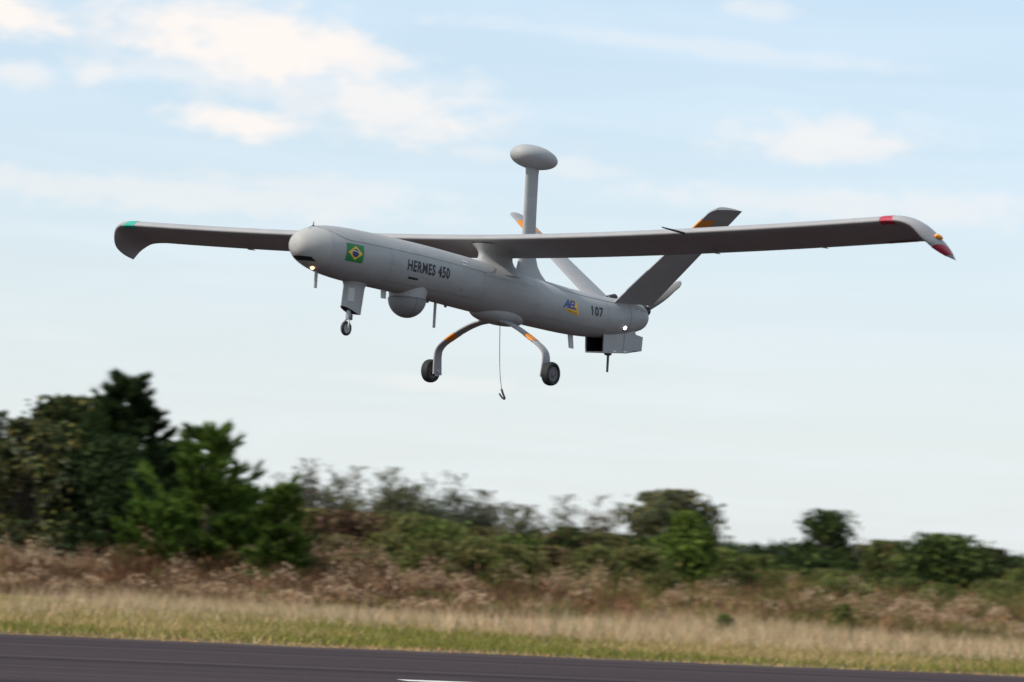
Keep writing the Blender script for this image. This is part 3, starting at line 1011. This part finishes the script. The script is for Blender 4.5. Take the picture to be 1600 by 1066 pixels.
def pine(name, px, top, Y, hw, label, cols, seed, whorl=.42, per=6, needles=46, group=None, w=None, first=.06, lens=.20, shape=.75, dark=1.0, irregular=.25, lean=0, up=.6, wide=.022):
    rng = np.random.default_rng(seed)
    p = foot(px, Y); h = px_at(px, top, Y).z; L = hw * Y / F_PX
    segs, pts = bent(rng, (0, 0, -.05), (lean, 0, h * .97), .018 * h, .006, 8, .006)
    P, D, T = [], [], []
    def spine(a, b, n, tw, sp=.5):
        a, b = np.array(a), np.array(b); d = (b - a) / (np.linalg.norm(b - a) + 1e-9)
        u = rng.uniform(.1, 1.03, (n, 1)); base = a + (b - a) * u
        dd = d * rng.uniform(.35, 1.0, (n, 1)) + unit(rng, n) * sp + np.array([0, 0, .12])
        dd /= np.linalg.norm(dd, axis=1, keepdims=True)
        P.append(base); D.append(dd); T.append(np.full(n, tw))
    z = h * first
    while z < h * .95:
        f = z / h; reach = L * (1 - f) ** shape * (1.0 if f > .2 else .75 + f)
        for k in range(per):
            a = rng.uniform(0, 2 * math.pi); ln = reach * rng.uniform(1 - irregular * 1.6, 1 + irregular * .5) + .08
            rise = ln * rng.uniform(.15, up) * (1 if f > .25 else .7)
            b0 = np.array([lean * f, 0, z + rng.uniform(-.12, .12)])
            mid = b0 + np.array([math.cos(a) * ln * .6, math.sin(a) * ln * .6, rise * .35])
            end = b0 + np.array([math.cos(a) * ln, math.sin(a) * ln, rise + .10])
            segs.append((b0, .012 + .010 * ln, mid, .007 + .004 * ln)); segs.append((mid, .007 + .004 * ln, end, .004))
            tw = rng.uniform(.72, 1.25)
            spine(b0 + (mid - b0) * .35, mid, int(needles * .8 * max(.4, ln)), tw)
            spine(mid, end, int(needles * 1.3 * max(.5, ln)), tw)
            for q in range(int(3 + ln * 4)):
                u = rng.uniform(.35, 1); s0 = b0 + (mid - b0) * min(1, u / .6) if u < .6 else mid + (end - mid) * (u - .6) / .4
                sl = rng.uniform(.2, .42) * (.6 + .4 * ln)
                aa = a + rng.choice([-1, 1]) * rng.uniform(.4, 1.1)
                e = s0 + np.array([math.cos(aa) * sl, math.sin(aa) * sl, sl * rng.uniform(.3, .9)])
                segs.append((s0, .006, e, .003))
                spine(s0, e, int(needles * .85), tw * rng.uniform(.85, 1.15))
        z += whorl * rng.uniform(.75, 1.25)
    spine((lean * .85, 0, h * .80), (lean, 0, h * .985), int(needles * 2.5), 1.1, .42)
    P, D, T = np.concatenate(P), np.concatenate(D), np.concatenate(T)
    n = len(P); ln = lens * rng.uniform(.6, 1.2, (n, 1)); sd = np.cross(D, unit(rng, n)); sd /= np.linalg.norm(sd, axis=1, keepdims=True) + 1e-9
    V = np.stack([P - sd * wide, P + sd * wide, P + D * ln], axis=1)
    C = vary(rng, n, cols, w) * T[:, None]
    return finish(name, p, segs, V, C, label, 'tree', group)


def thin_shrub(name, px, top, Y, hw, label, cols, seed, stems=9, leaves=900, size=.07, group=None, w=None, twigs=10, bark='grey_bark', cat='shrub', upper=.35):
    """many upright stems, thin twigs, scattered small leaves."""
    rng = np.random.default_rng(seed)
    p = foot(px, Y); h = px_at(px, top, Y).z; rx = hw * Y / F_PX
    segs, ends = [], []
    for s in range(stems):
        a = rng.uniform(0, 2 * math.pi); r = rx * math.sqrt(rng.uniform(0, 1)); hh = h * rng.uniform(.62, 1.0) * (1 - .25 * (r / rx) ** 2)
        if s == 0: r *= .3; hh = h
        sg, pts = bent(rng, (math.cos(a) * r * .35, math.sin(a) * r * .35, -.03), (math.cos(a) * r, math.sin(a) * r, hh), .022, .006, 5, .035); segs += sg
        for k in range(twigs):
            u = rng.uniform(upper, 1); i = min(4, int(u * 5)); b0 = pts[i] + (pts[i + 1] - pts[i]) * (u * 5 - i)
            ln = rng.uniform(.3, .75) * h * .24; aa = rng.uniform(0, 2 * math.pi)
            e = b0 + np.array([math.cos(aa) * ln * .8, math.sin(aa) * ln * .8, ln * rng.uniform(.2, .9)])
            e[2] = min(e[2], h)
            sg, tp = bent(rng, b0, e, .009, .004, 2, .08); segs += sg; ends.append((b0, e))
    n = leaves; k = rng.integers(0, len(ends), n); E = np.array(ends)
    u = rng.uniform(.2, 1.05, (n, 1)); P = E[k, 0] + (E[k, 1] - E[k, 0]) * u + rng.normal(0, .085, (n, 3)) * h * .25
    P[:, 2] = np.clip(P[:, 2], .05, h * 1.01)
    V = leaf_quads(rng, P, size); C = vary(rng, n, cols, w)
    return finish(name, p, segs, V, C, label, cat, group, bark, 'crown', 'stems')


DK = [(.034, .050, .020), (.044, .066, .024), (.024, .038, .017)]
PINE = [(.095, .155, .028), (.125, .19, .036), (.07, .112, .026)]
OLIVE = [(.15, .14, .05), (.185, .16, .07), (.115, .118, .043)]
BROWN = [(.15, .088, .055), (.115, .075, .045), (.17, .12, .07)]
MID = [(.105, .135, .040), (.135, .170, .048), (.075, .10, .034)]
GREYG = [(.105, .12, .07), (.135, .145, .085), (.08, .095, .062)]
YEL = [(.15, .14, .045), (.12, .125, .045), (.18, .15, .05)]

# --- left wood
pine('conifer_tree', 188, 588, 117, 112, 'tallest dark green conifer with a pointed broken top beside the young pine', DK + [(.035, .06, .018)], 11, whorl=.32, per=10, needles=84, shape=.56, irregular=.26, lens=.24, first=.04, up=.5)
broad_tree('broadleaf_tree', 95, 622, 124, 92, 'dense dark broadleaf tree with domed crown behind the tall conifer', DK + [(.04, .05, .02)] + OLIVE[:1], 21, n_clump=62, leaves=520, size=.15, base=.10, clump_r=.26)
broad_tree('broadleaf_tree', 25, 655, 113, 80, 'olive yellow tree with gaps in its crown at the edge of the wood', YEL + GREYG + DK, 22, n_clump=46, leaves=330, size=.12, base=.08, clump_r=.22)
broad_tree('broadleaf_tree', -60, 640, 120, 85, 'dark tree at the outer end of the wood', DK, 23, n_clump=50, leaves=380, size=.15, base=.1, clump_r=.24)
broad_tree('broadleaf_tree', 255, 690, 122, 70, 'low dark broadleaf tree squeezed between tall conifer and young pine', DK, 24, n_clump=40, leaves=420, size=.14, base=.05, clump_r=.27)
pine('young_pine', 316, 664, 103, 128, 'bright green young pine with upswept branches standing in front of the dark wood', PINE, 31, whorl=.36, per=7, needles=80, irregular=.42, lens=.25, shape=.74, first=.03, up=.95)
pine('young_pine', 432, 768, 101, 44, 'small bushy green pine beside the bright young pine', PINE[:2] + DK[:1], 32, whorl=.26, per=7, needles=70, irregular=.35, lens=.20, shape=.5, up=1.0)
pine('young_pine', 235, 800, 101, 62, 'low leafy green pine sapling under the bright young pine', PINE, 33, whorl=.26, per=8, needles=70, irregular=.3, lens=.20, shape=.42, up=1.1)

broad_tree('broadleaf_tree', 345, 760, 112, 78, 'low dark green tree hidden behind the bright young pine', DK + MID[:1], 25, n_clump=40, leaves=400, size=.12, base=.03, clump_r=.27)
broad_tree('broadleaf_tree', 160, 680, 113, 70, 'dark leafy tree filling the wood between conifer and olive tree', DK + [(.05, .075, .03)], 26, n_clump=46, leaves=420, size=.12, base=.03, clump_r=.27)

# --- thin grey shrubs along the middle
for i, (px, top, hw, Y, lab, cols, lv) in enumerate((
        (470, 718, 54, 118, 'tall thin grey twigged shrub next to the small bushy pine', GREYG + BROWN[:1], 1500),
        (540, 730, 52, 121, 'thin grey green shrub with open top behind reddish brush', GREYG + OLIVE, 1500),
        (600, 732, 54, 116, 'leafier grey green shrub with drooping open crown', GREYG + OLIVE, 2000),
        (690, 738, 56, 120, 'wide thin shrub with dark leaf tufts at its twig ends', GREYG + DK[:1], 1500),
        (640, 758, 56, 117, 'low spreading grey shrub under taller thin shrubs', GREYG, 1700),
        (745, 768, 54, 122, 'thin grey shrub leaning over the dry weeds', GREYG + BROWN[:1], 1300),
        (808, 790, 50, 119, 'small thin shrub at the end of the grey shrub row', GREYG + OLIVE, 1200),
        (875, 774, 42, 126, 'nearly leafless pale shrub with fine upright twigs', GREYG + BROWN[2:], 420),
        (932, 774, 36, 128, 'tall bare brownish shrub next to the grey green tree', BROWN + GREYG[:1], 520))):
    thin_shrub('thin_shrub', px, top, Y, hw, lab, cols, 50 + i, leaves=lv * 9, twigs=30 if lv > 600 else 22, stems=22 if lv > 600 else 13, size=.058, upper=.2, group='thin shrubs behind the dry weeds')

# --- bushes that fill the row
for i, (px, top, hw, Y, lab, cols) in enumerate((
        (478, 794, 62, 114, 'olive bush at the foot of the tall thin shrub', OLIVE + BROWN[:1]),
        (545, 800, 62, 112, 'reddish brown dense bush between olive bushes', BROWN + [(.06, .04, .03)]),
        (612, 802, 62, 115, 'olive green bush behind reddish dry weeds', OLIVE + MID[:1]),
        (680, 814, 56, 113, 'low mid green bush in front of thin shrubs', MID + OLIVE[:1]),
        (745, 824, 56, 116, 'bushy olive shrub mixed with brown twigs', OLIVE + BROWN[1:2]),
        (805, 836, 46, 114, 'small fresh green bush near the dark brown thicket', MID),
        (872, 824, 64, 118, 'dark brown green thicket below the bare shrubs', BROWN[1:2] + DK + OLIVE[:1]),
        (945, 834, 50, 119, 'dull olive bush left of the grey green tree', OLIVE + DK[:1]),
        (1000, 842, 42, 121, 'dark and mid green bush at the foot of the grey green tree', MID + DK),
        (1132, 858, 42, 128, 'low green bush beside the small bright tree', MID + OLIVE[:1]),
        (1182, 868, 40, 132, 'low bright green bush before the distant trees', MID + YEL[:1]),
        (1225, 884, 36, 126, 'small dark bush at the foot of the solitary dark tree', DK + MID),
        (1345, 852, 42, 150, 'greyish brown bush beyond the solitary dark tree', GREYG + BROWN[2:]),
        (1392, 846, 58, 134, 'rounded green brown bush beside the large dark bush', MID + BROWN[:1] + DK[:1]),
        (1436, 868, 40, 132, 'mid green bush merging into the large dark bush', MID),
        (1545, 858, 60, 133, 'low dark bush with rounded top at the end of the row', DK + BROWN[1:2]),
        (1588, 890, 40, 128, 'low yellow green bush at the very end of the row', MID + YEL),
        (1300, 890, 50, 124, 'wide low green bush in front of the solitary tree', MID + OLIVE),
        (1640, 880, 50, 136, 'dark bush past the end of the row', DK + MID[:1]))):
    broad_tree('bush', px, top, Y, hw, lab, cols, 80 + i, n_clump=30, leaves=300, size=.10, base=.02, clump_r=.27, cat='bush', group='bushes along the field edge', stems=3)

# --- low scrub of one kind, standing just behind the weeds
rng_s = np.random.default_rng(77)
SCRUB_R = ('low green scrub bush at the foot of the small bright tree', 'low green scrub bush midway from small bright tree to solitary tree',
           'yellowish low scrub bush before the distant band of trees', 'low scrub bush touching the solitary dark tree', 'low green scrub bush just past the solitary dark tree',
           'low scrub bush in front of the greyish brown bush', 'low green scrub bush in front of the rounded green brown bush', 'low scrub bush in front of the large dark bush',
           'low scrub bush beside the large dark bush', 'low green scrub bush before the last dark bush', 'low green scrub bush before the very last yellow green bush')
SCRUB_C = ('low olive scrub bush beside the small bushy pine', 'low brownish scrub bush below the reddish brown dense bush', 'low olive scrub bush next to the reddish brown bush',
           'low scrub bush in front of the low mid green bush', 'low green scrub bush in front of the bushy olive shrub', 'low olive scrub bush beside the small fresh green bush',
           'low brownish scrub bush in front of the dark thicket', 'low olive scrub bush between dark thicket and dull olive bush', 'low scrub bush in front of the grey green tree')
for i, (px, lab) in enumerate(list(zip(np.linspace(1112, 1612, 11), SCRUB_R)) + list(zip(np.linspace(460, 1000, 9), SCRUB_C))):
    right = i < 11
    Y = (119 if right else 107) + rng_s.uniform(-4, 4)
    top = 858 + (px - 800) * .052 + (20 if right else -8) + rng_s.uniform(-10, 14)
    cols = (MID + OLIVE + (YEL if i == 2 else [])) if right else (OLIVE + BROWN[:2] if 'brownish' in lab else OLIVE + MID[:1])
    broad_tree('scrub_bush', px, top, Y, rng_s.uniform(38, 52), lab, cols, 180 + i, n_clump=20, leaves=280, size=.085, base=.02, clump_r=.27, cat='bush', group='low scrub behind the weeds', stems=3)

# --- single trees on the right
broad_tree('broadleaf_tree', 1040, 766, 134, 78, 'grey green tree with rounded pale crown behind the small bright tree', GREYG + OLIVE[:2], 101, n_clump=52, leaves=300, size=.13, base=.26, clump_r=.17)
broad_tree('broadleaf_tree', 1066, 800, 116, 44, 'small bright green tree standing before the grey green tree', [(.11, .16, .032), (.135, .18, .038), (.06, .09, .025)], 102, n_clump=34, leaves=330, size=.10, base=.22, clump_r=.27)
broad_tree('broadleaf_tree', 1270, 797, 128, 74, 'solitary dark green tree with ragged top between low bushes', DK + MID[:1], 113, n_clump=52, leaves=260, size=.11, base=.06, clump_r=.24, lean=.35, taper=.48)
broad_tree('bush', 1478, 836, 130, 98, 'large dark green bush with peaked crown among low bushes', DK + MID[:2], 104, n_clump=46, leaves=380, size=.12, base=.03, clump_r=.23, cat='bush', stems=3, taper=.35)

# --- far wood that reads as one mass
def far_wood():
    rng = np.random.default_rng(7)
    P, C = [], []
    for px in np.arange(-900, 2500, 6.0):
        Y = 430 + rng.uniform(-25, 25)
        top = 857 + 20 * (px - 1150) / 500 - .012 * max(0, 1150 - px) + rng.normal(0, 4)
        b = foot(px, Y); h = px_at(px, top, Y).z
        n = 170
        q = rng.normal(0, 1, (n, 3)) * np.array([1.2, 1.2, h * .22]); q[:, 2] = np.clip(q[:, 2] + h * .55, .1, h)
        P.append(np.array(b) + q); C.append(vary(rng, n, DK + [(.05, .06, .04)]) * rng.uniform(.8, 1.4))
    P, C = np.concatenate(P), np.concatenate(C)
    o = tri_obj('far_wood', leaf_quads(rng, P, .8), C, M['leaf'])
    tag(o, 'dark band of distant trees beyond the field', 'woodland', kind='stuff')
far_wood()


# --- grass and weeds, measured from the far runway edge
def scatter(rng, n, s0, s1, e0, e1):
    s = rng.uniform(s0, s1, n); e = rng.uniform(e0, e1, n)
    x = E0.x + EU.x * s + EN.x * e; y = E0.y + EU.y * s + EN.y * e
    keep = np.abs(x) < y * 800 / F_PX * 1.25 + 1.0
    return x[keep], y[keep], s[keep], e[keep]


def waves(x, y, seed, f=1.0):
    r = np.random.default_rng(seed); v = 0
    for k in range(6):
        a = r.uniform(0, 2 * math.pi); w = f * r.uniform(.12, .7); v = v + np.sin((x * math.cos(a) + y * math.sin(a)) * w + r.uniform(0, 6.3))
    return v / 3.2


def blades(rng, x, y, h, width, lean=.35):
    n = len(x); a = rng.uniform(0, 2 * math.pi, n); l = rng.uniform(0, lean, n) * h; b = rng.uniform(0, 2 * math.pi, n)
    P = np.stack([x, y, np.zeros(n)], 1); T = P + np.stack([np.cos(b) * l, np.sin(b) * l, h], 1)
    S = np.stack([np.cos(a), np.sin(a), np.zeros(n)], 1) * (width[:, None] if hasattr(width, 'shape') else width)
    return np.stack([P - S, P + S, T], 1)


def grasses():
    rng = np.random.default_rng(301)
    # short verge grass, green and straw
    x, y, s, e = scatter(rng, 330000, -22, 48, .02, 44)
    g = 1.3 * waves(x, y * 2.2, 1, .8) - .2 + .9 * np.sin(e * .34 + .4) * .5 - np.clip((s - 14) / 16, -1.1, 1.0) * .5 + rng.normal(0, .45, len(x)) + .25
    near = e < .9 + .5 * waves(x, y, 9, 2)
    h = rng.uniform(.05, .17, len(x)) * (1 + .35 * waves(x, y, 2, .7)); h = np.clip(h, .03, .4)
    h[near] *= .55
    C = np.where((g > 0)[:, None], vary(rng, len(x), [(.21, .20, .05), (.28, .25, .07), (.17, .18, .04)]), vary(rng, len(x), [(.43, .31, .13), (.36, .27, .10), (.50, .37, .19)]))
    C[near] = vary(rng, int(near.sum()), [(.42, .26, .12), (.34, .25, .11), (.50, .35, .19)])
    o = tri_obj('verge_grass', blades(rng, x, y, h, rng.uniform(.008, .02, len(x)), 1.1), C, M['straw'])
    tag(o, 'short green and straw coloured grass along the runway edge', 'grass', kind='stuff')
    # pale dry grass, mostly to the right
    x, y, s, e = scatter(rng, 190000, -22, 60, 5.5, 40)
    d = np.clip((s - 9) / 12, -.6, 1) + waves(x, y * 1.6, 3, .8) * .8 + rng.normal(0, .25, len(x)) + np.where((e > 24) & (s > 6), .5, 0) - np.where(e < 9, .5, 0) - np.where(s < 2, .45, 0)
    k = d > .3; x, y, s, e = x[k], y[k], s[k], e[k]
    h = rng.uniform(.14, .48, len(x)) * (1 + .55 * waves(x, y, 4, 1.1))
    C = vary(rng, len(x), [(.54, .39, .24), (.63, .47, .31), (.45, .31, .175), (.26, .24, .08)], [.36, .34, .22, .08])
    o = tri_obj('pale_dry_grass', blades(rng, x, y, np.clip(h, .12, .9), rng.uniform(.007, .015, len(x)), 1.0), C, M['straw'])
    tag(o, 'tall pale dry grass between verge and weeds', 'grass', kind='stuff')


def weeds():
    rng = np.random.default_rng(302)
    V3, C3, V4, C4 = [], [], [], []
    # low dry undergrowth
    x, y, s, e = scatter(rng, 120000, -26, 70, 24, 85)
    k = e > 28 + 5 * np.clip((8 - s) / 20, -.4, 1) + 6 * waves(x, y, 6, .5); x, y = x[k], y[k]
    tone = waves(x, y, 15, .8) + rng.normal(0, .5, len(x))
    C = np.where((tone > .5)[:, None], vary(rng, len(x), OLIVE), vary(rng, len(x), [(.25, .14, .07), (.33, .20, .105), (.17, .09, .05)]))
    V3.append(blades(rng, x, y, rng.uniform(.12, .5, len(x)), .012, .8)); C3.append(C)
    # clumps
    x, y, s, e = scatter(rng, 5200, -26, 66, 24, 52)
    start = 26 + 6 * np.clip((8 - s) / 20, -.4, 1) + 6 * waves(x, y, 6, .5)
    k = e > start; x, y, s, e, start = x[k], y[k], s[k], e[k], start[k]
    n = len(x); r = rng.uniform(.22, .6, n)
    h = (.50 + .62 * np.clip((e - start) / 18, 0, 1)) * rng.uniform(.65, 1.25, n) * (1 + .38 * waves(x, y, 19, 1.0)) * np.where(s < 2, .85, 1.0); h = np.clip(h, .3, 1.75)
    zone = waves(x, y, 8, .6) + rng.normal(0, .45, n)
    kind = np.where(zone > .24, 2, np.where(zone < -.2, 1, 0))                      # russet, dark brown, olive
    pal = np.array([(.29, .165, .085), (.12, .066, .038), (.155, .14, .05)])
    col = pal[kind] * rng.uniform(.75, 1.3, (n, 1)) * rng.uniform(.93, 1.07, (n, 3))
    plume = (rng.uniform(0, 1, n) < np.where(waves(x, y, 12, 1.3) > .15, .55, .08)) & (kind != 2) & ((s > 5) | (rng.uniform(0, 1, n) < .45))
    m = n * 34; k = np.repeat(np.arange(n), 34)
    rr = r[k] * np.sqrt(rng.uniform(0, 1, m)); a = rng.uniform(0, 2 * math.pi, m)
    hh = h[k] * rng.uniform(.6, 1.05, m) * (1 - .35 * (rr / r[k]) ** 2)
    V3.append(blades(rng, x[k] + np.cos(a) * rr, y[k] + np.sin(a) * rr, hh, .011, .35)); C3.append(col[k] * rng.uniform(.75, 1.25, (m, 1)))
    m = n * 40; k = np.repeat(np.arange(n), 40)
    rr = r[k] * np.sqrt(rng.uniform(0, 1, m)); a = rng.uniform(0, 2 * math.pi, m)
    P = np.stack([x[k] + np.cos(a) * rr, y[k] + np.sin(a) * rr, h[k] * rng.uniform(.1, .97, m) * (1 - .3 * (rr / r[k]) ** 2)], 1)
    up = unit(rng, m) * .45 + np.array([0, 0, 1.0]); up /= np.linalg.norm(up, axis=1, keepdims=True)
    V4.append(leaf_quads(rng, P, .042, 4.5, up)); C4.append(col[k] * rng.uniform(.65, 1.35, (m, 1)))
    pl = np.where(plume)[0]; m = len(pl) * 110; k = np.repeat(pl, 110)
    rr = r[k] * np.sqrt(rng.uniform(0, 1, m)); a = rng.uniform(0, 2 * math.pi, m)
    P = np.stack([x[k] + np.cos(a) * rr, y[k] + np.sin(a) * rr, h[k] * rng.uniform(.84, 1.10, m) * (1 - .32 * (rr / r[k]) ** 2)], 1)
    V4.append(leaf_quads(rng, P, .032, 2.6)); C4.append(vary(rng, m, [(.47, .33, .205), (.60, .44, .30), (.36, .23, .135)]))
    o = tri_obj('dry_weeds', np.concatenate(V3), np.concatenate(C3), M['straw'])
    tag(o, 'tall reddish brown dry weeds in front of the bushes', 'weeds', kind='stuff')
    o = tri_obj('weed_plumes', np.concatenate(V4), np.concatenate(C4), M['straw'])
    tag(o, 'pale seed plumes and leaves topping the dry weeds', 'weeds', kind='stuff')


grasses()
weeds()
# --- low green clumps standing in the dry grass
for i, (px, top, hw, Y, lab) in enumerate((
        (1131, 962, 12, 84, 'small round green shrub alone in pale dry grass'),
        (818, 955, 14, 88, 'dark green clump among reddish weeds near the verge'),
        (762, 945, 22, 90, 'olive clump in the pale plumed weeds'),
        (672, 925, 26, 94, 'yellow green clump below the plumed weeds'),
        (400, 892, 24, 95, 'dark green clump in front of the young pines'),
        (1312, 945, 16, 90, 'dull green clump in the pale plumes right of the small shrub'))):
    broad_tree('green_clump', px, top, Y, hw, lab, (MID + OLIVE) if i % 2 else ([(.10, .14, .03)] + MID), 140 + i, n_clump=14, leaves=170, size=.07, base=.03, clump_r=.35, cat='shrub', group='green clumps in the dry grass', stems=3)
